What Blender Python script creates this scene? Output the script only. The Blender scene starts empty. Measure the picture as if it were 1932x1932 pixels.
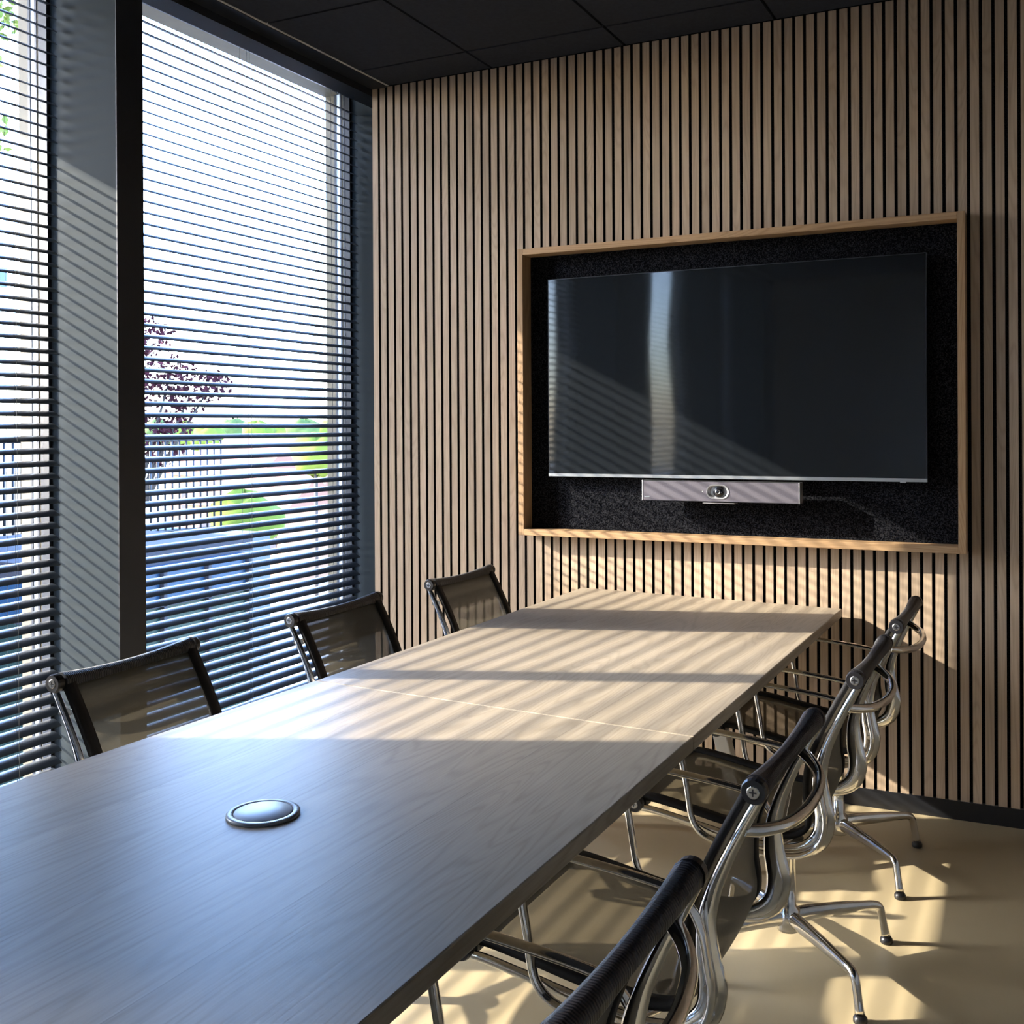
import bpy, math, random
from mathutils import Vector, Matrix
random.seed(7)
S = bpy.context.scene
C = S.collection
# ------------------------------------------------------------------ camera
YAW, PITCH, ROLL = -0.4517, -0.0024, -0.0056
F_PX, PPX, PPY, N_PX = 2025.2, 1009.0, 811.7, 1932.0
fw = Vector((math.sin(YAW)*math.cos(PITCH), math.cos(YAW)*math.cos(PITCH), math.sin(PITCH)))
rt0 = Vector((math.cos(YAW), -math.sin(YAW), 0)); up0 = rt0.cross(fw)
rt = rt0*math.cos(ROLL) + up0*math.sin(ROLL); up = up0*math.cos(ROLL) - rt0*math.sin(ROLL)
cd = bpy.data.cameras.new('camera'); cam = bpy.data.objects.new('camera', cd); C.objects.link(cam)
M = Matrix((rt, up, -fw)).transposed().to_4x4(); M.translation = Vector((2.7421, -4.0061, 1.3749))
cam.matrix_world = M
cd.sensor_width = 36.0; cd.lens = F_PX*36.0/N_PX
cd.shift_x = (N_PX/2-PPX)/N_PX; cd.shift_y = (PPY-N_PX/2)/N_PX
cd.clip_start = 0.02; cd.clip_end = 1000
S.camera = cam
# ------------------------------------------------------------------ light
SUN_DIR = Vector((1.0, 0.433, -0.51)).normalized()
sl = bpy.data.lights.new('sun', 'SUN'); sl.energy = 15.0; sl.angle = math.radians(0.55); sl.color = (1.0, 0.91, 0.77)
so = bpy.data.objects.new('sun', sl); C.objects.link(so)
so.rotation_euler = SUN_DIR.to_track_quat('-Z', 'Y').to_euler(); so.location = (-12, -5, 8)
W = bpy.data.worlds.new('sky'); S.world = W; W.use_nodes = True
wn = W.node_tree; wn.nodes.clear()
sky = wn.nodes.new('ShaderNodeTexSky'); sky.sky_type = 'NISHITA'; sky.sun_disc = False
sky.sun_elevation = math.asin(-SUN_DIR.z); sky.sun_rotation = math.atan2(-SUN_DIR.x, -SUN_DIR.y)
sky.air_density = 1.0; sky.dust_density = 1.5; sky.ozone_density = 1.5
bg = wn.nodes.new('ShaderNodeBackground'); bg.inputs[1].default_value = 3.5
wo = wn.nodes.new('ShaderNodeOutputWorld')
tint = wn.nodes.new('ShaderNodeMix'); tint.data_type = 'RGBA'; tint.blend_type = 'MULTIPLY'; tint.inputs['Factor'].default_value = 1.0
tint.inputs['B'].default_value = (.80, .93, 1.20, 1)
wn.links.new(sky.outputs[0], tint.inputs['A']); wn.links.new(tint.outputs['Result'], bg.inputs[0]); wn.links.new(bg.outputs[0], wo.inputs[0])
vs = S.view_settings; vs.view_transform = 'Standard'; vs.look = 'None'; vs.exposure = 0.15; vs.gamma = 1.0
vs.use_curve_mapping = False
S.cycles.max_bounces = 7; S.cycles.transparent_max_bounces = 16; S.cycles.diffuse_bounces = 5
S.cycles.use_adaptive_sampling = True; S.cycles.adaptive_threshold = .04
S.cycles.glossy_bounces = 4; S.cycles.sample_clamp_indirect = 8.0; S.cycles.use_denoising = True

# ------------------------------------------------------------------ materials
def newmat(name):
    m = bpy.data.materials.new(name); m.use_nodes = True
    nt = m.node_tree; b = nt.nodes['Principled BSDF']
    return m, nt, b
def N(nt, kind, **kw):
    n = nt.nodes.new(kind)
    for k, v in kw.items(): setattr(n, k, v)
    return n
def pbr(name, col, rough=0.5, metal=0.0, spec=0.5, var=0.0, scale=30.0, bump=0.0, bscale=200.0):
    m, nt, b = newmat(name)
    b.inputs['Base Color'].default_value = (*col, 1); b.inputs['Roughness'].default_value = rough
    b.inputs['Metallic'].default_value = metal; b.inputs['Specular IOR Level'].default_value = spec
    tc = N(nt, 'ShaderNodeTexCoord')
    if var > 0:
        no = N(nt, 'ShaderNodeTexNoise'); no.inputs['Scale'].default_value = scale; no.inputs['Detail'].default_value = 4
        nt.links.new(tc.outputs['Object'], no.inputs['Vector'])
        mr = N(nt, 'ShaderNodeMapRange'); mr.inputs[1].default_value = .3; mr.inputs[2].default_value = .7
        mr.inputs[3].default_value = 1-var; mr.inputs[4].default_value = 1+var
        nt.links.new(no.outputs[0], mr.inputs[0])
        hs = N(nt, 'ShaderNodeHueSaturation'); hs.inputs['Color'].default_value = (*col, 1)
        nt.links.new(mr.outputs[0], hs.inputs['Value']); nt.links.new(hs.outputs[0], b.inputs['Base Color'])
    if bump > 0:
        n2 = N(nt, 'ShaderNodeTexNoise'); n2.inputs['Scale'].default_value = bscale; n2.inputs['Detail'].default_value = 3
        nt.links.new(tc.outputs['Object'], n2.inputs['Vector'])
        bp = N(nt, 'ShaderNodeBump'); bp.inputs['Strength'].default_value = bump; bp.inputs['Distance'].default_value = .002
        nt.links.new(n2.outputs[0], bp.inputs['Height']); nt.links.new(bp.outputs[0], b.inputs['Normal'])
    return m
def math_n(nt, op, a, b=None):
    n = N(nt, 'ShaderNodeMath', operation=op)
    for i, v in enumerate((a, b)):
        if v is None: continue
        if isinstance(v, (int, float)): n.inputs[i].default_value = v
        else: nt.links.new(v, n.inputs[i])
    return n.outputs[0]
def wood(name, c_lo, c_hi, axis='Z', rough=0.5, fine=170.0, along=4.0, ring=9.0, planks=0.0, spec=0.4, ringamt=.35, bump=.08, fineamt=.75):
    """oak: contour lines of a stretched noise give cathedral figure, fine streaks give the pores"""
    m, nt, b = newmat(name); L = nt.links.new
    tc = N(nt, 'ShaderNodeTexCoord'); oi = N(nt, 'ShaderNodeObjectInfo')
    sep = N(nt, 'ShaderNodeSeparateXYZ'); L(tc.outputs['Object'], sep.inputs[0])
    ax = {'X': 0, 'Y': 1, 'Z': 2}[axis]; oth = [i for i in range(3) if i != ax]
    rnd = math_n(nt, 'MULTIPLY', oi.outputs['Random'], 37.0)
    a = sep.outputs[ax]; p = sep.outputs[oth[0]]; q = sep.outputs[oth[1]]
    if planks > 0:
        pid = math_n(nt, 'FLOOR', math_n(nt, 'DIVIDE', p, planks))
        wnz = N(nt, 'ShaderNodeTexWhiteNoise', noise_dimensions='1D'); L(pid, wnz.inputs['W'])
        rnd = math_n(nt, 'ADD', rnd, math_n(nt, 'MULTIPLY', wnz.outputs['Value'], 9.0))
    def vec(sp, sa):
        cb = N(nt, 'ShaderNodeCombineXYZ')
        L(math_n(nt, 'MULTIPLY', p, sp), cb.inputs[0]); L(math_n(nt, 'MULTIPLY', q, sp), cb.inputs[1])
        L(math_n(nt, 'ADD', math_n(nt, 'MULTIPLY', a, sa), rnd), cb.inputs[2]); return cb.outputs[0]
    n1 = N(nt, 'ShaderNodeTexNoise'); n1.inputs['Scale'].default_value = 1; n1.inputs['Detail'].default_value = 1.5
    n1.inputs['Distortion'].default_value = .6; L(vec(ring, ring*.09), n1.inputs['Vector'])
    lines = math_n(nt, 'SINE', math_n(nt, 'MULTIPLY', n1.outputs[0], 150.0))
    lines = math_n(nt, 'MULTIPLY_ADD', lines, .5); nt.nodes[-1].inputs[2].default_value = .5
    lines = math_n(nt, 'SUBTRACT', 1.0, math_n(nt, 'POWER', lines, 3.0))
    n2 = N(nt, 'ShaderNodeTexNoise'); n2.inputs['Scale'].default_value = 1; n2.inputs['Detail'].default_value = 3
    L(vec(fine, along), n2.inputs['Vector'])
    n3 = N(nt, 'ShaderNodeTexNoise'); n3.inputs['Scale'].default_value = 1; n3.inputs['Detail'].default_value = 2
    L(vec(5.0, .8), n3.inputs['Vector'])
    t = math_n(nt, 'ADD', math_n(nt, 'MULTIPLY', lines, ringamt), math_n(nt, 'MULTIPLY', n2.outputs[0], fineamt))
    t = math_n(nt, 'ADD', t, math_n(nt, 'MULTIPLY', n3.outputs[0], .35))
    mr = N(nt, 'ShaderNodeMapRange'); mr.inputs[1].default_value = .30+.1*ringamt; mr.inputs[2].default_value = .80+ringamt; L(t, mr.inputs[0])
    mix = N(nt, 'ShaderNodeMix', data_type='RGBA'); L(mr.outputs[0], mix.inputs['Factor'])
    mix.inputs['A'].default_value = (*c_lo, 1); mix.inputs['B'].default_value = (*c_hi, 1)
    hs = N(nt, 'ShaderNodeHueSaturation'); L(mix.outputs['Result'], hs.inputs['Color'])
    if planks > 0:
        v = math_n(nt, 'MULTIPLY_ADD', wnz.outputs['Value'], .16); nt.nodes[-1].inputs[2].default_value = .92
        fr = math_n(nt, 'FRACT', math_n(nt, 'DIVIDE', p, planks))
        seam = math_n(nt, 'GREATER_THAN', fr, .008)
        v = math_n(nt, 'MULTIPLY', v, math_n(nt, 'MULTIPLY_ADD', seam, .25)); nt.nodes[-2].inputs[2].default_value = .75
    else:
        v = math_n(nt, 'MULTIPLY_ADD', oi.outputs['Random'], .22); nt.nodes[-1].inputs[2].default_value = .89
    L(v, hs.inputs['Value']); L(hs.outputs[0], b.inputs['Base Color'])
    b.inputs['Roughness'].default_value = rough; b.inputs['Specular IOR Level'].default_value = spec
    bp = N(nt, 'ShaderNodeBump'); bp.inputs['Strength'].default_value = bump; bp.inputs['Distance'].default_value = .001
    L(math_n(nt, 'ADD', n2.outputs[0], math_n(nt, 'MULTIPLY', lines, .15)), bp.inputs['Height']); L(bp.outputs[0], b.inputs['Normal'])
    return m
def glassmat(name, tint=(1, 1, 1), refl=0.06):
    m, nt, b = newmat(name); nt.nodes.remove(b); out = nt.nodes['Material Output']; L = nt.links.new
    tr = N(nt, 'ShaderNodeBsdfTransparent'); tr.inputs[0].default_value = (*tint, 1)
    gl = N(nt, 'ShaderNodeBsdfGlossy'); gl.inputs['Roughness'].default_value = .0
    lw = N(nt, 'ShaderNodeLayerWeight'); lw.inputs[0].default_value = .15
    mx = N(nt, 'ShaderNodeMixShader')
    f = math_n(nt, 'MULTIPLY', lw.outputs['Fresnel'], .8); L(f, mx.inputs[0])
    L(tr.outputs[0], mx.inputs[1]); L(gl.outputs[0], mx.inputs[2]); L(mx.outputs[0], out.inputs[0])
    return m
def meshfabric(name, col, alpha):
    """open-weave sling: dark yarn, part of the light passes between the threads"""
    m, nt, b = newmat(name); out = nt.nodes['Material Output']; L = nt.links.new
    b.inputs['Base Color'].default_value = (*col, 1); b.inputs['Roughness'].default_value = .55
    b.inputs['Specular IOR Level'].default_value = .35
    tc = N(nt, 'ShaderNodeTexCoord'); no = N(nt, 'ShaderNodeTexNoise'); no.inputs['Scale'].default_value = 400
    L(tc.outputs['Object'], no.inputs['Vector'])
    tl = N(nt, 'ShaderNodeBsdfTranslucent'); tl.inputs[0].default_value = (col[0]*1.6, col[1]*1.5, col[2]*1.3, 1)
    m1 = N(nt, 'ShaderNodeMixShader'); m1.inputs[0].default_value = .2
    L(b.outputs[0], m1.inputs[1]); L(tl.outputs[0], m1.inputs[2])
    tr = N(nt, 'ShaderNodeBsdfTransparent')
    m2 = N(nt, 'ShaderNodeMixShader'); L(m1.outputs[0], m2.inputs[2]); L(tr.outputs[0], m2.inputs[1])
    v = math_n(nt, 'MULTIPLY_ADD', no.outputs[0], .2); nt.nodes[-1].inputs[2].default_value = alpha-.1
    L(v, m2.inputs[0]); L(m2.outputs[0], out.inputs[0])
    return m
def feltmat(name):
    m, nt, b = newmat(name); L = nt.links.new
    tc = N(nt, 'ShaderNodeTexCoord'); no = N(nt, 'ShaderNodeTexNoise'); no.inputs['Scale'].default_value = 260
    no.inputs['Detail'].default_value = 4; L(tc.outputs['Object'], no.inputs['Vector'])
    cr = N(nt, 'ShaderNodeValToRGB'); cr.color_ramp.elements[0].position = .44; cr.color_ramp.elements[1].position = .74
    cr.color_ramp.elements[0].color = (.0024, .0027, .0038, 1); cr.color_ramp.elements[1].color = (.034, .035, .040, 1)
    L(no.outputs[0], cr.inputs[0]); L(cr.outputs[0], b.inputs['Base Color'])
    b.inputs['Roughness'].default_value = 1.0; b.inputs['Specular IOR Level'].default_value = .0
    return m
MAT = dict(
    slat_oak=wood('oak_slat', (.31, .225, .152), (.53, .405, .285), 'Z', .6, ringamt=.16, fine=150, along=3),
    frame_v=wood('oak_frame_upright', (.30, .175, .085), (.50, .33, .18), 'Z', .45, ringamt=.3),
    frame_h=wood('oak_frame_rail', (.30, .175, .085), (.50, .33, .18), 'X', .45, ringamt=.3),
    table=wood('oak_laminate', (.255, .21, .15), (.405, .345, .262), 'Y', .42, fine=200, along=9, ring=7.5, planks=.26, ringamt=.22, spec=.36, bump=.2, fineamt=.6),
    felt=feltmat('black_felt'),
    black=pbr('black_gap', (.008, .008, .010), .8, spec=.1),
    base=pbr('black_baseboard', (.012, .013, .016), .35),
    ceil=pbr('charcoal_ceiling_tile', (.034, .039, .052), .85, spec=.15, var=.1, scale=60),
    ceilgap=pbr('ceiling_grid_black', (.006, .006, .008), .7, spec=.1),
    trim=pbr('light_metal_trim', (.8, .8, .78), .35, .3),
    floor=pbr('beige_resin_floor', (.45, .37, .228), .38, spec=.45, var=.03, scale=5),
    navy=pbr('anthracite_paint', (.016, .019, .026), .45, spec=.35),
    reveal=pbr('anthracite_sheet', (.040, .050, .057), .6, spec=.03),
    white=pbr('white_plaster', (.48, .47, .45), .8, spec=.2),
    grey=pbr('grey_plaster', (.22, .22, .215), .8, spec=.2),
    wframe=pbr('dark_window_frame', (.012, .013, .017), .35),
    spacer=pbr('pale_spacer', (.75, .8, .82), .4),
    clad=pbr('beige_cladding', (.118, .092, .050), .7, var=.05),
    slat=pbr('graphite_blind', (.030, .036, .042), .30, spec=.6),
    cord=pbr('grey_cord', (.14, .15, .16), .7),
    glass=glassmat('window_glass'),
    chrome=pbr('polished_aluminium', (.80, .79, .77), .10, 1.0),
    sling=meshfabric('black_mesh', (.066, .062, .052), .86),
    hem=pbr('black_hem', (.008, .008, .009), .7, spec=.25),
    plast=pbr('black_plastic', (.010, .010, .012), .35),
    screw=pbr('steel_screw', (.6, .6, .6), .25, 1.0),
    tleg=pbr('pale_grey_steel', (.50, .49, .45), .4),
    tvedge=pbr('tv_dark_edge', (.05, .055, .065), .3, .6),
    tvstrip=pbr('silver_strip', (.55, .58, .60), .35, .8),
    fabric=pbr('grey_speaker_cloth', (.13, .122, .145), .9, spec=.1, var=.12, scale=500),
    silver=pbr('silver_plastic', (.62, .63, .65), .3, .7),
    lens=pbr('lens_glass', (.01, .01, .012), .06, spec=1.0),
    grommet=pbr('grey_grommet', (.24, .26, .29), .35, spec=.5),
    led=pbr('white_dot', (.8, .85, .8), .4),
    print=pbr('pale_print', (.42, .5, .55), .5),
)
# tv screen: black glass with a faintly uneven face
m, nt, b = newmat('tv_screen'); MAT['screen'] = m
b.inputs['Base Color'].default_value = (.012, .0145, .0175, 1); b.inputs['Roughness'].default_value = .045
b.inputs['Specular IOR Level'].default_value = .75
tc = N(nt, 'ShaderNodeTexCoord'); no = N(nt, 'ShaderNodeTexNoise'); no.inputs['Scale'].default_value = 2.6; no.inputs['Detail'].default_value = 0
nt.links.new(tc.outputs['Object'], no.inputs['Vector'])
bp = N(nt, 'ShaderNodeBump'); bp.inputs['Strength'].default_value = .35; bp.inputs['Distance'].default_value = .004
nt.links.new(no.outputs[0], bp.inputs['Height']); nt.links.new(bp.outputs[0], b.inputs['Normal'])
# ribbed roll at the chair top edge
m, nt, b = newmat('ribbed_roll'); MAT['roll'] = m
b.inputs['Base Color'].default_value = (.020, .022, .027, 1); b.inputs['Roughness'].default_value = .4
tc = N(nt, 'ShaderNodeTexCoord'); wv = N(nt, 'ShaderNodeTexWave'); wv.bands_direction = 'Y'
wv.inputs['Scale'].default_value = 55; wv.inputs['Distortion'].default_value = .6
nt.links.new(tc.outputs['Object'], wv.inputs['Vector'])
bp = N(nt, 'ShaderNodeBump'); bp.inputs['Strength'].default_value = 1.0; bp.inputs['Distance'].default_value = .004
nt.links.new(wv.outputs[1], bp.inputs['Height']); nt.links.new(bp.outputs[0], b.inputs['Normal'])

# ------------------------------------------------------------------ mesh helpers
class MB:
    def __init__(s): s.v = []; s.f = []; s.smooth = []
    def box(s, x0, x1, y0, y1, z0, z1):
        n = len(s.v)
        s.v += [(x, y, z) for z in (z0, z1) for y in (y0, y1) for x in (x0, x1)]
        for q in ((0, 2, 3, 1), (4, 5, 7, 6), (0, 1, 5, 4), (2, 6, 7, 3), (0, 4, 6, 2), (1, 3, 7, 5)):
            s.f.append(tuple(n+i for i in q)); s.smooth.append(False)
        return s
    def hexa(s, bot, top):
        n = len(s.v); s.v += list(bot)+list(top); k = len(bot)
        s.f.append(tuple(n+i for i in range(k-1, -1, -1))); s.f.append(tuple(n+k+i for i in range(k)))
        for i in range(k): s.f.append((n+i, n+(i+1) % k, n+k+(i+1) % k, n+k+i))
        s.smooth += [False]*(k+2); return s
    def rings(s, rings, cap=True, smooth=True, closed=False):
        n = len(s.v); k = len(rings[0]); m_ = len(rings)
        for r in rings: s.v += [tuple(p) for p in r]
        for i in range(m_ if closed else m_-1):
            a = n+i*k; b_ = n+((i+1) % m_)*k
            for j in range(k):
                s.f.append((a+j, a+(j+1) % k, b_+(j+1) % k, b_+j)); s.smooth.append(smooth)
        if cap and not closed:
            s.f.append(tuple(n+j for j in range(k-1, -1, -1))); s.smooth.append(False)
            s.f.append(tuple(n+(m_-1)*k+j for j in range(k))); s.smooth.append(False)
        return s
    def tube(s, pts, r, seg=10, side=None, closed=False):
        """sweep an ellipse; r = radius or list of radii or list of (normal, lateral) radii"""
        pts = [Vector(p) for p in pts]; n = len(pts); R = []
        if not isinstance(r, (list, tuple)): r = [r]*n
        prev = None
        for i, p in enumerate(pts):
            if closed: t = (pts[(i+1) % n]-pts[i-1]).normalized()
            else: t = (pts[min(i+1, n-1)]-pts[max(i-1, 0)]).normalized()
            if side is not None:
                w = Vector(side)
            elif prev is None:
                w = t.orthogonal().normalized()
            else:
                w = prev - t*prev.dot(t)
            w = (w - t*w.dot(t)).normalized(); prev = w; nn = t.cross(w)
            ra, rb = r[i] if isinstance(r[i], (list, tuple)) else (r[i], r[i])
            R.append([p + nn*ra*math.cos(2*math.pi*j/seg) + w*rb*math.sin(2*math.pi*j/seg) for j in range(seg)])
        return s.rings(R, closed=closed)
    def disc(s, c, axis, r, h, seg=20):
        c = Vector(c); a = Vector(axis).normalized(); w = a.orthogonal().normalized(); u = a.cross(w)
        ring = lambda d, rr: [c+a*d+(w*math.cos(2*math.pi*j/seg)+u*math.sin(2*math.pi*j/seg))*rr for j in range(seg)]
        s.rings([ring(0, r), ring(h*.7, r), ring(h, r*.9)], smooth=False); return s
    def lathe(s, c, prof, seg=24):
        s.rings([[(c[0]+r*math.cos(2*math.pi*j/seg), c[1]+r*math.sin(2*math.pi*j/seg), c[2]+z) for j in range(seg)] for r, z in prof]); return s
    def quad(s, *p):
        n = len(s.v); s.v += [tuple(q) for q in p]; s.f.append(tuple(range(n, n+len(p)))); s.smooth.append(False); return s
    def mesh(s, name, mat):
        me = bpy.data.meshes.new(name); me.from_pydata(s.v, [], s.f); me.update()
        me.polygons.foreach_set('use_smooth', s.smooth)
        me.materials.append(MAT[mat] if isinstance(mat, str) else mat); return me
    def build(s, name, mat, parent=None, bevel=0.0, loc=None):
        o = bpy.data.objects.new(name, s.mesh(name, mat)); C.objects.link(o)
        if parent: o.parent = parent
        if loc: o.location = loc
        if bevel > 0:
            md = o.modifiers.new('bevel', 'BEVEL'); md.width = bevel; md.segments = 2; md.limit_method = 'ANGLE'
        return o
def box(name, mat, b, parent=None, bevel=0.0): return MB().box(*b).build(name, mat, parent, bevel)
def tag(o, label, cat=None, group=None, kind=None):
    o['label'] = label
    if cat: o['category'] = cat
    if group: o['group'] = group
    if kind: o['kind'] = kind
    return o
def struct(o, label): o['kind'] = 'structure'; o['label'] = label; return o
def empty(name, loc=(0, 0, 0), rz=0):
    o = bpy.data.objects.new(name, None); C.objects.link(o); o.location = loc; o.rotation_euler = (0, 0, rz)
    o.empty_display_size = .1; return o
def spline(pts, n=6):
    P = [Vector(p) for p in pts]; out = []
    for i in range(len(P)-1):
        p0 = P[max(i-1, 0)]; p1 = P[i]; p2 = P[i+1]; p3 = P[min(i+2, len(P)-1)]
        for k in range(n):
            t = k/n
            out.append(.5*((2*p1)+(p2-p0)*t+(2*p0-5*p1+4*p2-p3)*t*t+(3*p1-p0-3*p2+p3)*t**3))
    out.append(P[-1]); return out
def copy_tree(o, parent=None):
    c = o.copy(); C.objects.link(c); c.parent = parent
    for ch in [x for x in bpy.data.objects if x.parent == o]: copy_tree(ch, c)
    return c

# ------------------------------------------------------------------ room shell
H = 2.895; XR = 4.3; YN = -7.6
XG = -.335                      # glazing plane
Y_FAR = .27                     # far window reveal
PIERS = [(-1.456, -1.343), (-3.75, -3.02), (-5.75, -5.6), (-7.6, -7.1)]
floor = struct(box('floor', 'floor', (-.45, XR, YN, .02, -.08, 0)), 'smooth beige resin floor')
# back wall: black felt backing, oak slats, niche panel is part of the screen surround
FX0, FX1, FZ0, FZ1 = .755, 2.467, .934, 2.107       # outer edge of the screen surround
wall = struct(box('wall_back', 'felt', (0, XR, .012, .27, 0, H+.1)), 'back wall of vertical oak slats on black felt')
ZB = .0654
def slat_mesh(z0, z1):
    me = MB().box(0, .0288, -.0, .012, z0, z1).mesh('slat', 'slat_oak'); me.materials.append(MAT['black'])
    for p in me.polygons:
        if p.normal.y > -.5: p.material_index = 1      # veneer on the face only, black core at the sides
    return me
m_full = slat_mesh(ZB, H-.004); m_lo = slat_mesh(ZB, FZ0+.004); m_hi = slat_mesh(FZ1-.004, H-.004)
for i in range(107):
    x = .04*i
    for me in ((m_lo, m_hi) if FX0-.022 < x < FX1-.004 else (m_full,)):
        o = bpy.data.objects.new('slat', me); C.objects.link(o); o.location = (x, 0, 0); o.parent = wall
struct(box('baseboard_back', 'base', (0, XR, -.004, .012, 0, ZB)), 'black baseboard under the slatted wall')
# right wall and wall behind the camera
struct(box('wall_right', 'grey', (XR, XR+.1, YN, .27, -.08, H+.1)), 'plain grey wall on the right side')
struct(box('wall_near', 'white', (-.45, XR+.1, YN-.1, YN, -.08, H+.1)), 'white wall behind the camera')
# ceiling: dark tiles in a black grid
ceiling = struct(box('ceiling', 'ceilgap', (-.10, XR, YN, .27, H+.012, H+.22)), 'dark suspended ceiling of square charcoal tiles')
xs = [.09]+[.6057+.6*k for k in range(7)]; ys = [0.0, -.2184]+[-.2184-.6*k for k in range(1, 13)]
g = .006
for i in range(len(xs)-1):
    for j in range(len(ys)-1):
        x0, x1 = xs[i]+(g if i else 0), min(xs[i+1]-g, XR); y0, y1 = ys[j+1]+g, ys[j]-(g if j else 0)
        if x1-x0 < .05 or y0 < YN-.6: continue
        box('ceiling_tile', 'ceil', (x0, x1, max(y0, YN), y1, H, H+.014), ceiling)
struct(box('trim_1', 'trim', (.0805, .0885, YN, .0, H-.002, H+.012)), 'pale metal edge trim along the dark ceiling by the windows')
struct(box('trim_2', 'navy', (.0, .0805, YN, .0, H-.006, H+.012)), 'dark perimeter strip between ceiling and window head')
struct(box('trim_3', 'navy', (-.10, .0, YN, .27, 2.858, H+.02)), 'dark window head beam along the ceiling')
# window piers
for k, (y0, y1) in enumerate(PIERS):
    if k == 1: o = box('wall_left', 'reveal', (-.46, 0, y0, y1, 0, 3.1)); struct(o, 'solid dark stretch of the window wall near the camera'); continue
    o = box('trim_%d' % (4+k), 'reveal', (-.33, -.004, y0, y1, 0, 3.1)); struct(o, 'dark pier between two windows' if k == 0 else 'dark window pier beyond the near wall')
    box('pier_face', 'navy', (-.004, 0, y0, y1, 0, 2.858), o)
    box('outer_cladding', 'clad', (-.46, -.395, y0, y1+(.106 if k == 0 else 0), 0, 3.1), o)
    box('outer_core', 'wframe', (-.395, -.33, y0, y1, 0, 3.1), o)
o = struct(box('trim_9', 'reveal', (-.33, -.0, .27, .34, 0, 3.1)), 'dark window reveal beside the slatted wall')
outer = box('outer_cladding', 'clad', (-.46, -.33, .276, .34, 0, H+.1), o)
for k in range(3):
    box('cladding_board', 'clad', (-.458+.0325*k, -.458+.0325*k+.031, .268, .276, 0, H+.1), o)
# outer soffit and lintel over the windows
struct(box('trim_10', 'clad', (-.46, -.342, YN, .34, 2.992, 3.75)), 'beige soffit outside above the windows')
struct(box('trim_11', 'navy', (-.342, -.10, YN, .34, 3.015, 3.1)), 'dark blind pocket above the windows')
def window(n, y0, y1, label, mullion=None):
    w = struct(empty('window_%d' % n, (XG, (y0+y1)/2, 0)), label)
    inv = (-XG, -(y0+y1)/2, 0)
    def part(name, mat, b):
        p = MB().box(b[0]-XG, b[1]-XG, b[2]-(y0+y1)/2, b[3]-(y0+y1)/2, b[4], b[5]).build(name, mat, w); return p
    for s, ye in ((1, y1), (-1, y0)):
        def yb(a, b_): return (ye-s*b_, ye-s*a) if s > 0 else (ye+a, ye+b_)
        part('frame_post', 'wframe', (-.345, -.306, *yb(0, .014), 0, 2.99))
        part('frame_bead', 'clad', (-.352, -.345, *yb(0, .012), 0, 2.99))
        part('frame_gasket', 'wframe', (-.362, -.352, *yb(0, .016), 0, 2.99))
        part('frame_spacer', 'spacer', (-.384, -.362, *yb(0, .012), 0, 2.99))
        part('frame_edge', 'wframe', (-.394, -.384, *yb(0, .016), 0, 2.99))
    part('frame_head', 'wframe', (-.340, -.306, y0, y1, 2.988, 3.015))
    part('frame_sill', 'wframe', (-.394, -.306, y0, y1, 0, .05))
    if mullion: part('mullion', 'wframe', (-.40, -.312, mullion-.04, mullion+.04, .05, 2.99))
    part('pane', 'glass', (-.338, -.332, y0+.014, y1-.014, .05, 2.99))
    return w
window(1, -1.343, .268, 'tall right window next to the slatted wall')
window(2, -3.02, -1.456, 'tall left window beyond the dark pier', mullion=-2.34)
window(3, -5.6, -3.75, 'tall window of the same wall behind the camera')
window(4, -7.1, -5.75, 'last tall window of the wall behind the camera')

sun_slab = struct(box('trim_12', 'clad', (-2.84, -1.62, YN-1, -.2, 3.6, 3.72)), 'unseen beige slab added off the facade to block high sun')  # slab added out of view, cuts off sun above a sloping limit
for k in range(5): box('sun_slab_bracket', 'wframe', (-1.62, -.46, -.4-1.9*k, -.34-1.9*k, 3.62, 3.70), sun_slab)  # arms made up to carry the added slab
# ------------------------------------------------------------------ venetian blinds
PITCH_S, Z0_S, TILT = .04145, 1.172, math.radians(20.6)
def slat_blind_mesh(L_):
    mb = MB(); n = 8; w = .05; camber = .0062; th = .0014; ring = []
    ct, st = math.cos(TILT), math.sin(TILT)
    top = []; bot = []
    for i in range(n+1):
        u = i/n                                   # 0 = inner edge, 1 = outer edge
        s_ = u*w; h = camber*4*u*(1-u)
        for lst, hh in ((top, h+th), (bot, h)):
            lst.append((-(s_*ct) - (-hh*st)*1.0*0 - hh*st*-1*0, s_*st + hh*ct))
    prof = top+bot[::-1]
    mb.rings([[(p[0], -L_/2, p[1]) for p in prof], [(p[0], L_/2, p[1]) for p in prof]], smooth=False)
    return mb.mesh('slat', 'slat')
def blind(y0, y1, label, cords, zlow=.08):
    b_ = tag(empty('venetian_blind', (-.258, (y0+y1)/2, 0)), label, 'blind', 'graphite venetian blinds')
    L_ = y1-y0; me = slat_blind_mesh(L_); yc = (y0+y1)/2
    k0 = math.ceil((zlow-Z0_S)/PITCH_S); k1 = math.floor((2.90-Z0_S)/PITCH_S)
    for k in range(k0, k1+1):
        o = bpy.data.objects.new('slat', me); C.objects.link(o); o.parent = b_
        o.location = (0, 0, Z0_S+k*PITCH_S)
    MB().box(-.055, .0, -L_/2, L_/2, 2.965, 3.005).build('headrail', 'slat', b_)
    MB().box(-.05, .0, -L_/2, L_/2, .055, .068).build('bottom_rail', 'slat', b_)
    for y in cords:
        for dx, dy in ((.0015, 0), (-.0495, .0), (-.024, .012)):
            MB().tube([(dx, y-yc+dy, .06), (dx, y-yc+dy, 2.97)], .0008, 5).build('ladder_cord', 'cord', b_)
    return b_
blind(-1.333, .255, 'dark venetian blind in the right window beside the slatted wall', (-1.12, -.515, .11))
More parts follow.
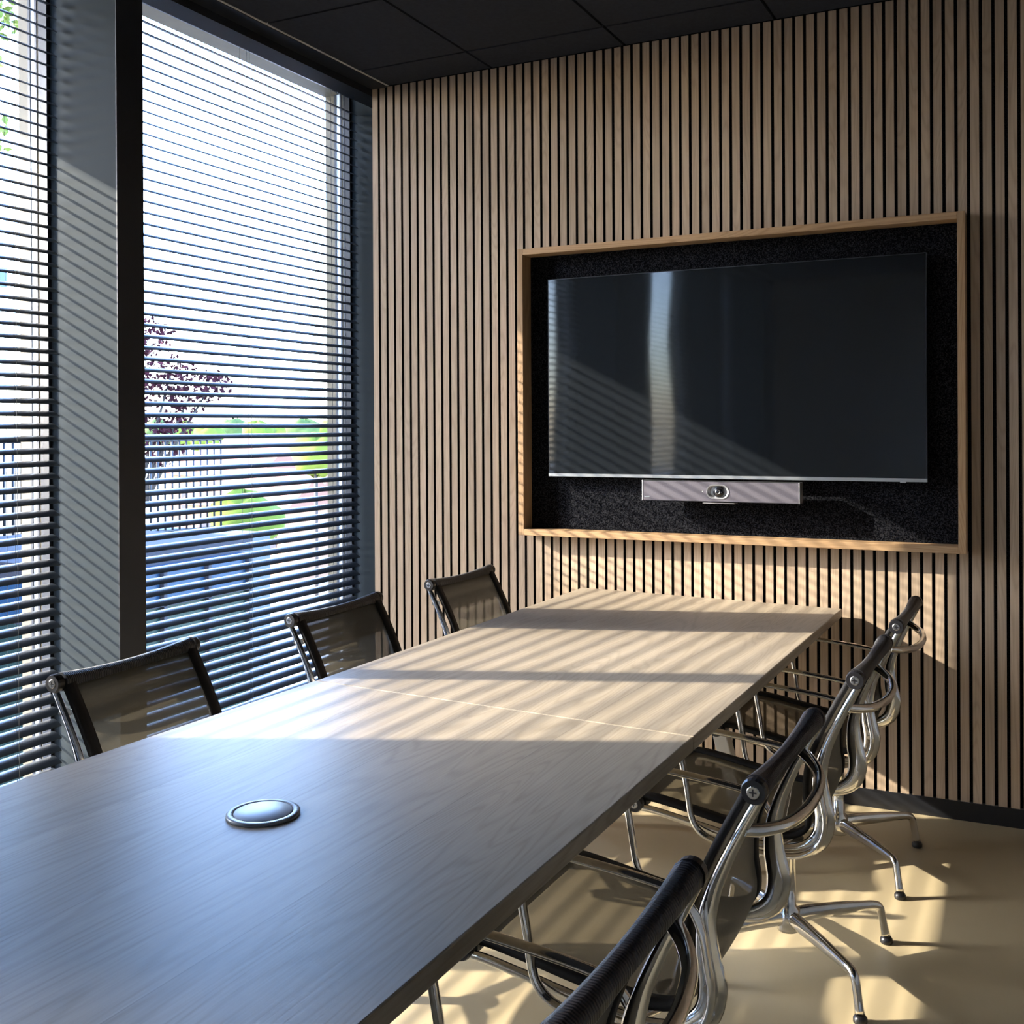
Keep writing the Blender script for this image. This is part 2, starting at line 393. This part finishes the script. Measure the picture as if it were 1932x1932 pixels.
blind(-3.01, -1.466, 'dark venetian blind in the left window before the pier', (-1.632, -2.24, -2.85))
blind(-5.59, -3.76, 'dark venetian blind in the first window behind the camera', (-4.0, -5.35))
blind(-7.09, -5.76, 'dark venetian blind in the last window behind the camera', (-5.95, -6.9))

# ------------------------------------------------------------------ screen surround, television, conference bar
sur = tag(empty('screen_surround', ((FX0+FX1)/2, .0, FZ0)), 'oak box frame with black felt back hung on the slatted wall', 'frame')
def sp(name, mat, b, bevel=.0):
    cx, cz = (FX0+FX1)/2, FZ0
    return MB().box(b[0]-cx, b[1]-cx, b[2], b[3], b[4]-cz, b[5]-cz).build(name, mat, sur, bevel)
TF = .0255
sp('felt_panel', 'felt', (FX0+TF, FX1-TF, .006, .011, FZ0+TF, FZ1-TF))
sp('frame_side', 'frame_v', (FX0, FX0+TF, -.07, .0115, FZ0, FZ1), .0015)
sp('frame_side', 'frame_v', (FX1-TF, FX1, -.07, .0115, FZ0, FZ1), .0015)
sp('frame_rail', 'frame_h', (FX0+TF, FX1-TF, -.07, .0115, FZ1-TF, FZ1), .0015)
sp('frame_rail', 'frame_h', (FX0+TF, FX1-TF, -.07, .0115, FZ0, FZ0+TF), .0015)
TX0, TX1, TZ0, TZ1 = .8825, 2.339, 1.177, 1.978
tv = tag(empty('television', ((TX0+TX1)/2, 0, TZ0)), 'large black flat television switched off in the oak frame', 'television')
def tp(name, mat, b, bevel=0):
    cx = (TX0+TX1)/2
    return MB().box(b[0]-cx, b[1]-cx, b[2], b[3], b[4]-TZ0, b[5]-TZ0).build(name, mat, tv, bevel)
tp('body', 'plast', (TX0+.004, TX1-.004, -.038, -.018, TZ0+.004, TZ1-.004))
tp('wall_mount', 'plast', (TX0+.5, TX1-.5, -.018, .006, TZ0+.2, TZ1-.2))
tp('screen', 'screen', (TX0+.003, TX1-.003, -.0445, -.038, TZ0+.012, TZ1-.003))
tp('bezel', 'tvedge', (TX0, TX0+.003, -.045, -.03, TZ0+.012, TZ1)); tp('bezel', 'tvedge', (TX1-.003, TX1, -.045, -.03, TZ0+.012, TZ1))
tp('bezel', 'tvedge', (TX0+.003, TX1-.003, -.045, -.03, TZ1-.003, TZ1))
tp('bottom_strip', 'tvstrip', (TX0, TX1, -.046, -.03, TZ0, TZ0+.012))
tp('sensor', 'silver', (TX1-.09, TX1-.07, -.048, -.044, TZ0-.003, TZ0+.003))
BX0, BX1, BZ0, BZ1 = 1.305, 1.91, 1.093, 1.170; BXC = 1.605; BZC = 1.131
bar = tag(empty('conference_bar', (BXC, -.06, BZ0)), 'grey conference camera bar mounted under the television', 'webcam')
def bpart(name, mat, b, bevel=0, parent=None):
    return MB().box(b[0]-BXC, b[1]-BXC, b[2]+.06, b[3]+.06, b[4]-BZ0, b[5]-BZ0).build(name, mat, parent or bar, bevel)
bpart('housing', 'plast', (BX0+.004, BX1-.004, -.088, -.052, BZ0+.002, BZ1-.002), .004)
def stadium(a, r, n=12):
    pts = []
    for k in range(n+1): t = -math.pi/2+math.pi*k/n; pts.append((a+r*math.cos(t), r*math.sin(t)))
    for k in range(n+1): t = math.pi/2+math.pi*k/n; pts.append((-a+r*math.cos(t), r*math.sin(t)))
    return pts
# cloth front with an oval opening, silver bezel ring and recessed cup
st = stadium(.017, .0265); zc = BZC-BZ0
fm = MB(); hx, hz = (BX1-BX0)/2-.004, .0375
ca = math.atan2(hz, hx)
angs = sorted([2*math.pi*k/56 for k in range(56)]+[ca, math.pi-ca, math.pi+ca, 2*math.pi-ca])
def stad_r(t, a=.017, r=.0265):
    c_, s_ = abs(math.cos(t)), abs(math.sin(t))
    if s_ > 1e-9 and r/s_*c_ <= a: return r/s_
    return a*c_+math.sqrt(max(r*r-a*a*s_*s_, 0))
def rect_r(t):
    c_, s_ = abs(math.cos(t)), abs(math.sin(t))
    return min(hx/c_ if c_ > 1e-9 else 1e9, hz/s_ if s_ > 1e-9 else 1e9)
def fr(p, y): return (p[0], y, zc+p[1])
fm.rings([[fr((f_(t)*math.cos(t)+(.0025 if f_ is rect_r else 0), f_(t)*math.sin(t)), -.0385) for t in angs] for f_ in (stad_r, rect_r)], cap=False, smooth=False)
fm.build('cloth_front', 'fabric', bar)
bpart('end_cap', 'silver', (BX0, BX0+.004, -.1, -.052, BZ0, BZ1), .0015); bpart('end_cap', 'silver', (BX1-.004, BX1, -.1, -.052, BZ0, BZ1), .0015)
for z in (BZ0, BZ1-.002): bpart('edge_strip', 'plast', (BX0+.004, BX1-.004, -.0985, -.052, z, z+.002))
cup = MB(); st_in = stadium(.017, .0235); st_b = stadium(.012, .019)
cup.rings([[fr(p, -.040) for p in st], [fr(p, -.0405) for p in st_in], [fr(p, -.029) for p in st_b]], cap=False)
cup.rings([[fr(p, -.0292) for p in st_b], [fr((p[0]*.05, p[1]*.05), -.0292) for p in st_b]], cap=False)
cup = cup.build('lens_cup', 'silver', bar)
ln = MB(); ctr = Vector((.002, -.030, zc))
ln.rings([[ctr+Vector((r*math.cos(t*math.pi/12), -d, r*math.sin(t*math.pi/12))) for t in range(24)] for r, d in ((.0215, 0), (.021, .006), (.018, .010), (.0165, .0085), (.014, .012), (.009, .015), (.004, .0165), (.0005, .017))])
ln = ln.build('lens', 'lens', bar)
rg = MB(); rg.tube([ctr+Vector((.0075*math.cos(t*math.pi/12), -.0165, .0075*math.sin(t*math.pi/12))) for t in range(24)], .0008, 6, closed=True)
rg.build('lens_ring', 'silver', ln)
MB().disc((-.0585, -.038, zc), (0, -1, 0), .0022, .001, 12).build('status_light', 'led', bar)
bpart('stand_plate', 'silver', (1.545, 1.668, -.096, -.05, BZ0-.0065, BZ0-.0035), .001)
bpart('bracket', 'plast', (1.56, 1.65, -.052, .006, BZ0+.01, BZ1-.01))
# small maker's mark printed low on the left of the cloth: pale smear of letters too small to read
lx = BX0+.010
for k, (w_, h_) in enumerate(((.0022, .0036), (.0018, .003), (.002, .0032), (.0014, .0036), (.0022, .003), (.0026, .004), (.003, .0042))):
    bpart('print_mark', 'print', (lx, lx+w_, -.0990, -.0984, BZ0+.0125, BZ0+.0125+h_)); lx += w_+.0008

# ------------------------------------------------------------------ conference table (two tops butted together)
ZT, TH = .74, .030
def table(y_far_l, y_far_r, y_near_l, y_near_r, xfl, xfr, xnl, xnr, leg_y, leg_in, label, zf=(0, 0), beam=None):
    cy = (y_far_l+y_near_l)/2
    t = tag(empty('conference_table', (0, 0, 0)), label, 'table', 'oak conference tables pushed together')
    ZL = ZT-TH+min(zf)*.75
    q = [(xnl, y_near_l), (xnr, y_near_r), (xfr, y_far_r), (xfl, y_far_l)]
    dz = [0, 0, zf[1], zf[0]]
    MB().hexa([(x, y, ZT-TH+d_) for (x, y), d_ in zip(q, dz)], [(x, y, ZT+d_) for (x, y), d_ in zip(q, dz)]).build('table_top', 'table', t, .0025)
    for sx, xe in ((1, xfr), (-1, xfl)):
        for yy, ins in zip(leg_y, leg_in):
            x_t = xe-sx*(ins+.175); x_b = xe-sx*ins
            w0, w1 = .026, .022
            MB().hexa([(x_b-w1, yy-w1, 0), (x_b+w1, yy-w1, 0), (x_b+w1, yy+w1, 0), (x_b-w1, yy+w1, 0)],
                      [(x_t-w0, yy-w0, ZL), (x_t+w0, yy-w0, ZL), (x_t+w0, yy+w0, ZL), (x_t-w0, yy+w0, ZL)]).build('leg', 'tleg', t, .004)
    for yy, ins in zip(leg_y, leg_in):
        box('cross_beam', 'tleg', (xfl+ins+.175, xfr-ins-.175, yy-.02, yy+.02, ZL-.045, ZL), t)
    if beam: box('long_beam', 'tleg', (1.5, 1.64, beam[0], beam[1], ZL-.05, ZL-.005), t)
    return t
table(-.030, -.030, -1.812, -1.886, 1.022, 2.044, 1.060, 2.072, (-.6,), (.19,), 'oak conference table nearer the television, sunlit in broad bands', (-.011, -.027), (-2.3, -.6))
tb = table(-1.815, -1.889, -3.62, -3.69, 1.060, 2.072, 1.035, 2.072, (-2.72, -3.3), (.25, .25), 'oak conference table nearer the camera with a round cable grommet')
gx, gy = 1.565, -2.613
gr = tag(empty('cable_grommet', (gx, gy, ZT)), 'round grey cable grommet set in the table top', 'grommet')
MB().lathe((0, 0, 0), [(.060, 0), (.060, .004), (.0585, .0055), (.0495, .0055), (.0485, .004), (.0475, .003)]).build('rim', 'grommet', gr)
MB().lathe((0, 0, 0), [(.0478, .001), (.0478, .0052), (.047, .0056), (.0005, .0056)]).build('lid', 'grommet', gr)

# ------------------------------------------------------------------ chairs
RIBW = [(-.212, .795, .0085), (-.188, .752, .0095), (-.158, .695, .0105), (-.130, .635, .0125), (-.110, .575, .017), (-.106, .515, .0225), (-.112, .465, .025),
        (-.104, .425, .0225), (-.065, .398, .017), (.0, .392, .013), (.1, .404, .011), (.2, .421, .010), (.28, .433, .0095), (.325, .434, .0085)]
RIB = [(u, z) for u, z, _ in RIBW]
HW = .225
def make_chair():
    root = empty('mesh_chair')
    path = spline([(u, 0, z) for u, z in RIB], 5); n = len(path)
    nor = []
    for i in range(n):
        t = (path[min(i+1, n-1)]-path[max(i-1, 0)]).normalized(); nor.append(Vector((-t.z, 0, t.x)) * -1 if False else Vector((t.z*-1, 0, t.x)))
    # sling normal should point to the sitter (front/up): back goes down so t=(.,-z): normal (+u)
    for i in range(n):
        if i < n*.5 and nor[i].x < 0: nor[i] = -nor[i]
        if i >= n*.5 and nor[i].z < 0: nor[i] = -nor[i]
    OFF = .012
    def strip(w0, w1, nw, off0, off1, i0=0, i1=n, sag=0.0):
        mb = MB(); vv = []
        for i in range(i0, i1):
            for j in range(nw+1):
                a = w0+(w1-w0)*j/nw; s_ = 1-(a/HW)**2
                p = path[i]+nor[i]*(off0 - sag*s_*math.sin(math.pi*i/(n-1)))
                vv.append((p.x, a, p.z))
        k = nw+1
        mb.v = vv
        for i in range(i1-i0-1):
            for j in range(nw): mb.f.append((i*k+j, i*k+j+1, (i+1)*k+j+1, (i+1)*k+j)); mb.smooth.append(True)
        return mb
    strip(-HW, HW, 10, OFF, 0, sag=.012).build('sling', 'sling', root)
    for s in (-1, 1):
        o = strip(s*HW-(.03 if s > 0 else 0), s*HW+(.03 if s < 0 else 0), 2, OFF+.0015, 0).build('side_hem', 'hem', root)
        md = o.modifiers.new('thick', 'SOLIDIFY'); md.thickness = .013; md.offset = 0
    strip(-HW+.02, HW-.02, 8, OFF-.010, 0, 2, 11, sag=.008).build('top_pocket', 'sling', root)
    # rolls at the top and the front edge
    for nm, (u, z), sg in (('top_roll', RIB[0], 1), ('front_roll', RIB[-1], 1)):
        m_ = 14; pts = []; rr = []
        for k in range(m_+1):
            a = -HW+.004+(2*HW-.008)*k/m_; e = abs(2*k/m_-1)
            pts.append((u+(.004 if nm == 'top_roll' else 0), a, z-(.006*(1-e*e)))); rr.append(.0165+.0055*e**2)
        MB().tube(pts, rr, 12).build(nm, 'roll', root)
    # cast ribs
    for s in (-1, 1):
        rr = []
        for i in range(n):
            f = i/5; j = min(int(f), len(RIBW)-2); t_ = f-j; rr.append((RIBW[j][2]*(1-t_)+RIBW[j+1][2]*t_, .0072))
        MB().tube([(p.x-nor[i].x*(rr[i][0]+.001), s*(HW+.006), p.z-nor[i].z*(rr[i][0]+.001)) for i, p in enumerate(path)], rr, 10, side=(0, 1, 0)).build('rib', 'chrome', root)
        for (u, z) in (RIB[0], RIB[-1]):
            c_ = MB().disc((u+.003, s*(HW+.002), z), (0, s, 0), .0215, .018, 20).build('end_cap', 'plast', root)
            MB().disc((u+.003, s*(HW+.0185), z), (0, s, 0), .0105, .0025, 14).build('screw', 'screw', c_)
            MB().box(u+.003-.006, u+.003+.006, s*(HW+.0208)-.0004, s*(HW+.0208)+.0004, z-.0012, z+.0012).box(u+.003-.0012, u+.003+.0012, s*(HW+.0208)-.0004, s*(HW+.0208)+.0004, z-.006, z+.006).build('screw_slot', 'plast', c_)
        # closed loop arm
        loop = [(.205, .648), (.10, .643), (-.05, .628), (-.095, .612), (-.122, .575), (-.136, .51), (-.142, .455), (-.122, .404), (-.07, .376), (.02, .372), (.10, .378), (.15, .395), (.175, .43), (.187, .50), (.205, .59), (.222, .632)]
        pl = spline([(u, s*(HW+.030), z) for u, z in loop]+[(loop[0][0], s*(HW+.030), loop[0][1])], 4)[:-1]
        MB().tube(pl, [(.0068, .0115)]*len(pl), 12, side=(0, 1, 0), closed=True).build('arm_loop', 'chrome', root)
        for (u, z) in ((-.134, .47), (.06, .384)):
            MB().tube([(u, s*(HW+.004), z+.002), (u, s*(HW+.03), z)], .006, 8).build('arm_bracket', 'chrome', root)
    # bowed handle behind the back
    hp = spline([(-.186, -HW-.004, .728), (-.212, -.195, .720), (-.236, -.14, .714), (-.250, -.06, .711), (-.252, 0, .710), (-.250, .06, .711), (-.236, .14, .714), (-.212, .195, .720), (-.186, HW+.004, .728)], 5)
    MB().tube(hp, [(.0150-.0045*math.sin(math.pi*k/(len(hp)-1))**.5, .0105) for k in range(len(hp))], 10, side=(0, 0, 1)).build('handle', 'chrome', root)
    # spreader under the seat
    spd = spline([(.02, -HW-.004, .385), (.02, -.18, .355), (.01, -.07, .325), (.0, 0, .318), (.01, .07, .325), (.02, .18, .355), (.02, HW+.004, .385)], 5)
    MB().tube(spd, [(.018, .010)]*len(spd), 10, side=(0, 0, 1)).build('spreader', 'chrome', root)
    MB().lathe((0, 0, 0), [(.028, .085), (.030, .10), (.030, .14), (.020, .15), (.018, .30), (.035, .31), (.04, .322)], 18).build('column', 'chrome', root)
    for k in range(4):
        a = math.radians(45+90*k); c_, s_ = math.cos(a), math.sin(a)
        prof = [(.015, .118, .022, .016), (.06, .119, .021, .015), (.14, .116, .018, .013), (.22, .111, .014, .011), (.262, .107, .012, .0105), (.278, .098, .012, .0105), (.285, .082, .0105, .010), (.292, .05, .0105, .0105), (.298, .022, .0125, .012)]
        sl_ = spline([(r*c_, r*s_, z) for r, z, _, _ in prof], 3)
        rr = []
        for i in range(len(sl_)):
            f = i/3; j = min(int(f), len(prof)-2); t = f-j
            rr.append(tuple(prof[j][q]*(1-t)+prof[j+1][q]*t for q in (2, 3)))
        lg = MB().tube(sl_, rr, 10, side=(-s_, c_, 0)).build('base_leg', 'chrome', root)
        MB().lathe((.3*c_, .3*s_, 0), [(.014, 0), (.0165, .003), (.0165, .012), (.011, .020)], 14).build('glide', 'plast', lg)
    return root
chairs = [  # hub x, hub y, rotation about z, label
    (2.105, -2.90, 180, 'mesh chair nearest the camera on the right, ribbed top roll filling the lower frame edge'),
    (2.100, -2.085, 180, 'second mesh chair from the camera on the right of the table'),
    (2.120, -1.250, 180, 'third mesh chair from the camera on the right of the table'),
    (2.118, -.530, 180, 'right-hand mesh chair closest to the slatted wall'),
    (.868, -2.025, 4, 'left-hand mesh chair nearest the camera, in front of the dark pier'),
    (.860, -1.165, 1, 'middle mesh chair on the window side of the table'),
    (.866, -.370, 0, 'window-side mesh chair closest to the slatted wall'),
]
proto = make_chair()
for i, (x, y, a, lab) in enumerate(chairs):
    o = proto if i == 0 else copy_tree(proto)
    tag(o, lab, 'chair', 'aluminium mesh chairs around the table')
    o.location = (x, y, 0); o.rotation_euler = (0, 0, math.radians(a))

# ------------------------------------------------------------------ outside
MAT.update(
    ground=pbr('pale_paving', (.50, .47, .42), .9, var=.1, scale=.5),
    grass=pbr('summer_green', (.22, .30, .06), .9, var=.3, scale=.15),
    leaf_red=pbr('dark_red_leaf', (.045, .011, .016), .8, spec=.1, var=.35, scale=4),
    leaf_green=pbr('yellow_green_leaf', (.15, .19, .015), .7, var=.3, scale=3),
    leaf_far=pbr('far_foliage', (.12, .15, .022), .9, spec=.1, var=.35, scale=.6),
    leaf_far2=pbr('far_foliage_dark', (.07, .10, .03), .9, spec=.1, var=.3, scale=.6),
    bark=pbr('bark', (.06, .045, .035), .9),
    rail=pbr('dark_rail', (.03, .03, .033), .5),
    panel=pbr('grey_panel', (.10, .105, .10), .8),
    brick=pbr('orange_brick', (.30, .15, .08), .9, var=.1),
    render_w=pbr('pale_render', (.62, .58, .52), .9),
    rooft=pbr('terracotta_roof', (.24, .10, .06), .9, var=.1),
    mauve=pbr('mauve_cladding', (.055, .045, .048), .8, var=.1),
    bluegl=pbr('blue_glazing', (.022, .055, .10), .25, spec=.5),
    greengl=pbr('green_glazing', (.022, .042, .034), .3, spec=.4),
    fascia=pbr('grey_fascia', (.05, .046, .052), .8, spec=.2),
)
ZG = -3.3
gm = MB(); gm.box(-160, -.47, -120, 260, ZG-.2, ZG)
tag(gm.build('ground', 'ground'), 'pale sunlit ground outside the windows', None, kind='structure')
def foliage(mb, c, rad, count, size, flat=.8):
    for _ in range(count):
        while True:
            p = Vector((random.uniform(-1, 1), random.uniform(-1, 1), random.uniform(-1, 1)))
            if p.length <= 1 and random.random() < .35+.65*p.length: break
        p = Vector((p.x*rad[0], p.y*rad[1], p.z*rad[2]))+Vector(c)
        a = Vector((random.gauss(0, 1), random.gauss(0, 1), random.gauss(0, 1))).normalized(); b_ = a.orthogonal().normalized()
        s_ = size*random.uniform(.6, 1.3); e = a.cross(b_)
        mb.quad(p-a*s_, p+b_*s_*.55+e*s_*.15, p+a*s_, p-b_*s_*.55+e*s_*.15)
def tree(name, base, crown, clumps, leafmat, size, count, label, group=None):
    t = tag(empty(name, base), label, 'tree', group)
    B = Vector(base); mb = MB(); br = MB(); top = Vector(crown)-B
    br.tube([(0, 0, 0), (top*.5+Vector((.1, .05, 0))), top], [.16, .11, .05], 8)
    for (cx, cy, cz, r) in clumps:
        p = top+Vector((cx, cy, cz)); foliage(mb, p, (r, r, r*.75), int(count*r), size)
        br.tube([top*.62, top*.62+(p-top*.62)*.5+Vector((0, 0, .1)), p], [.05, .03, .012], 6)
    f = mb.build('foliage', leafmat, t); f['kind'] = 'stuff'
    br.build('trunk', 'bark', t); return t
# dark red tree seen behind the pier edge of the right window
tree('red_leaved_tree', (-9.1, 6.9, ZG), (-8.75, 7.05, 1.9),
     [(-.3, -.3, .6, .55), (.05, .05, .75, .42), (.45, .15, .25, .36), (.0, 0, .1, .5), (.9, .45, .1, .30), (.62, .3, -.1, .28), (.4, .2, -.45, .3), (-.2, -.2, -.5, .5), (.25, .15, -.8, .3), (-.5, -.4, .0, .7)],
     'leaf_red', .045, 520, 'dark red leaved tree outside the right window')
tree('yellow_green_tree', (-11.2, 5.6, ZG), (-11.0, 5.7, 5.6),
     [(-.6, -.6, .8, .8), (.1, .1, .9, .6), (.2, .2, -.1, .6), (-.3, -.4, -.6, .8), (.35, .4, 1.6, .5), (.1, .1, -1.1, .5)], 'leaf_green', .07, 330, 'yellow green tree high up outside the left window')
# railing on the roof terrace
fe = tag(empty('terrace_railing', (-5.5, 4.6, .28)), 'dark metal railing of upright bars outside the right window', 'railing')
A = Vector((-6.2, 2.55, 0)); Bv = Vector((-5.38, 4.95, 0)); dv = (Bv-A); L_ = dv.length; dn = dv.normalized(); O = Vector((-5.5, 4.6, .28))
zt, zb_ = 1.275, .28
def rail_piece(nm, p, q, r): MB().tube([p-O, q-O], r, 6).build(nm, 'rail', fe)
rail_piece('top_rail', A+Vector((0, 0, zt)), Bv+Vector((0, 0, zt)), .022); rail_piece('bottom_rail', A+Vector((0, 0, zb_+.04)), Bv+Vector((0, 0, zb_+.04)), .015)
nb = 32
for k in range(nb+1):
    p = A+dv*(k/nb); rail_piece('baluster', p+Vector((0, 0, zb_)), p+Vector((0, 0, zt)), .013)
tag(MB().box(-8.6, -6.75, 4.0, 5.05, .25, .93).build('roof_unit', 'panel', None, .01), 'pale grey plant box standing behind the dark railing', 'plant unit')
# low annex: flat grey roof edge over blue and green glazing
an = tag(empty('glazed_annex', (-3.4, 1.6, ZG)), 'low annex with grey roof edge and blue glazing below the right window', 'building')
def ap(nm, mat, b_): return MB().box(b_[0]+3.4, b_[1]+3.4, b_[2]-1.6, b_[3]-1.6, b_[4]-ZG, b_[5]-ZG).build(nm, mat, an)
ap('roof', 'fascia', (-4.85, -2.98, .7, 2.66, .42, .53))
ap('upper_glazing', 'bluegl', (-4.8, -2.9, .7, 2.50, .17, .42))
ap('transom', 'fascia', (-4.8, -2.86, .7, 2.52, .14, .17))
ap('lower_glazing', 'greengl', (-4.8, -2.9, .7, 2.48, -3.2, .14))
for k in range(5): ap('mullion', 'fascia', (-2.9, -2.86, .72+.44*k, .75+.44*k, -3.2, .42))
for k in range(4): ap('mullion', 'fascia', (-4.7+.55*k, -4.66+.55*k, 2.48, 2.52, -3.2, .42))
struct(box('terrace_deck', 'panel', (-12, -5.0, 2.5, 5.3, ZG, .25)), 'raised grey terrace deck under the railing')
# neighbouring building seen through the left window
nbld = tag(empty('neighbour_building', (-7.4, .3, ZG)), 'dark mauve building with white framed windows outside the left window', 'building')
def np_(nm, mat, b_, par=None): return MB().box(b_[0]+7.4, b_[1]+7.4, b_[2]-.3, b_[3]-.3, b_[4]-ZG, b_[5]-ZG).build(nm, mat, par or nbld)
np_('wall', 'mauve', (-9.5, -5.3, .9, 2.05, ZG, 3.0))
np_('roof', 'fascia', (-9.6, -5.2, .9, 2.1, 3.0, 3.12))
np_('added_shade_wing', 'mauve', (-9.5, -5.3, -2.66, .9, ZG, 5.4))  # unseen wing added to keep sun off the left slats
for z0_, z1_ in ((1.5, 2.3), (.4, 1.05), (-.8, .05)):
    w_ = np_('window', 'render_w', (-5.32, -5.27, 1.25, 2.0, z0_, z1_)); np_('pane', 'bluegl', (-5.29, -5.26, 1.3, 1.6, z0_+.05, z1_-.05), w_); np_('pane', 'bluegl', (-5.29, -5.26, 1.65, 1.95, z0_+.05, z1_-.05), w_)
for z0_ in (2.55, -.15): np_('awning', 'bluegl', (-5.3, -5.0, -.9, 2.04, z0_, z0_+.16))
for k in range(4): np_('rail_post', 'mauve', (-5.35, -5.31, .95+.32*k, .98+.32*k, 3.12, 4.4))
np_('rail_bar', 'mauve', (-5.36, -5.30, .92, 2.0, 4.36, 4.42))
ob = tag(empty('added_sun_block', (-10, -13.0, ZG)), 'tall plain block added outside, behind the camera side, to stop sun', 'building')  # unseen block added to keep sun off the near table
MB().box(-2, 2, -4.5, 4.5, 0, 9-ZG).build('wall', 'render_w', ob)
for fl in range(4):
    for k in range(6):
        w_ = MB().box(2.0, 2.03, -4.1+1.4*k, -3.1+1.4*k, .9+2.9*fl, 2.4+2.9*fl).build('window', 'fascia', ob); MB().box(2.03, 2.035, -4.05+1.4*k, -3.15+1.4*k, .95+2.9*fl, 2.35+2.9*fl).build('pane', 'bluegl', w_)
MB().box(-2.1, 2.1, -4.6, 4.6, 9-ZG, 9.25-ZG).build('roof', 'fascia', ob)
# town below the horizon
def ray_pt(px, py, d): return cam.matrix_world.translation + (fw + rt*(px-PPX)/F_PX - up*(py-PPY)/F_PX)*d
house_spots = [(445, 895, 48, 5, 'brick'), (512, 872, 66, 7, 'render_w'), (590, 892, 52, 5, 'brick'), (492, 950, 34, 4, 'brick'), (552, 925, 41, 4, 'brick'), (610, 860, 82, 4.5, 'render_w'), (440, 862, 84, 5, 'render_w')]
wheres = ['left, beside the railing', 'centre', 'right of centre', 'lower left', 'lower centre', 'far right', 'far left']
for (px_, py_, d, w_, mt), wh in zip(house_spots, wheres):
    p = ray_pt(px_, py_, d); zt_ = p.z
    h_ = tag(empty('house', (p.x, p.y, ZG)), 'small sunlit town house outside the right window, %s' % wh, 'house', 'town houses beyond the railing')
    hw = w_/2; hh = max(zt_-ZG, 1.2)
    MB().box(-hw, hw, -hw*.6, hw*.6, 0, hh).build('wall', mt, h_)
    MB().hexa([(-hw-.2, -hw*.6-.2, hh), (hw+.2, -hw*.6-.2, hh), (hw+.2, hw*.6+.2, hh), (-hw-.2, hw*.6+.2, hh)],
              [(-hw-.2, -.05, hh+hw*.42), (hw+.2, -.05, hh+hw*.42), (hw+.2, .05, hh+hw*.42), (-hw-.2, .05, hh+hw*.42)]).build('roof', 'rooft', h_)
    for k in range(3):
        MB().box(-hw*.7+k*hw*.55, -hw*.7+k*hw*.55+.8, -hw*.6-.03, -hw*.6+.01, hh*.45, hh*.8).build('window', 'fascia', h_)
def blob(c, r, mat, nm, label):
    mb = MB(); n1, n2 = 10, 14; R = []
    ph = random.uniform(0, 6)
    for i in range(n1+1):
        th = math.pi*i/n1; ring = []
        for j in range(n2):
            a = 2*math.pi*j/n2; k = 1+.16*math.sin(3*a+ph+i)+.12*random.uniform(-1, 1)
            ring.append((r*k*math.sin(th)*math.cos(a), r*k*math.sin(th)*math.sin(a), r*.8*k*math.cos(th)))
        R.append(ring)
    t = tag(empty(nm, (c[0], c[1], ZG)), label, 'tree', 'trees of the town')
    mb.v = []
    mb.rings([[(x, y, z+c[2]-ZG) for x, y, z in ring] for ring in R[::-1]])
    mb.build('crown', mat, t); MB().tube([(0, 0, 0), (0, 0, c[2]-ZG)], r*.08, 6).build('trunk', 'bark', t)
far_lab = ['first', 'second', 'third', 'fourth', 'fifth', 'sixth', 'seventh', 'eighth']
for k in range(8):
    px_ = 300+46*k; d = 105+(k % 2)*26; p = ray_pt(px_, 818+(k % 3)*5, d)
    blob(p, 1.75*d/110, 'leaf_far' if k % 3 else 'leaf_far2', 'far_tree', '%s rounded tree from the left along the far skyline' % far_lab[k])
for (px_, py_, d, r, lb) in ((596, 858, 30, .7, 'small bright bush against the beige cladding, right of the town houses'), (462, 985, 15, .5, 'small shrub below the end of the dark railing')):
    blob(ray_pt(px_, py_, d), r, 'leaf_far', 'town_tree', lb)
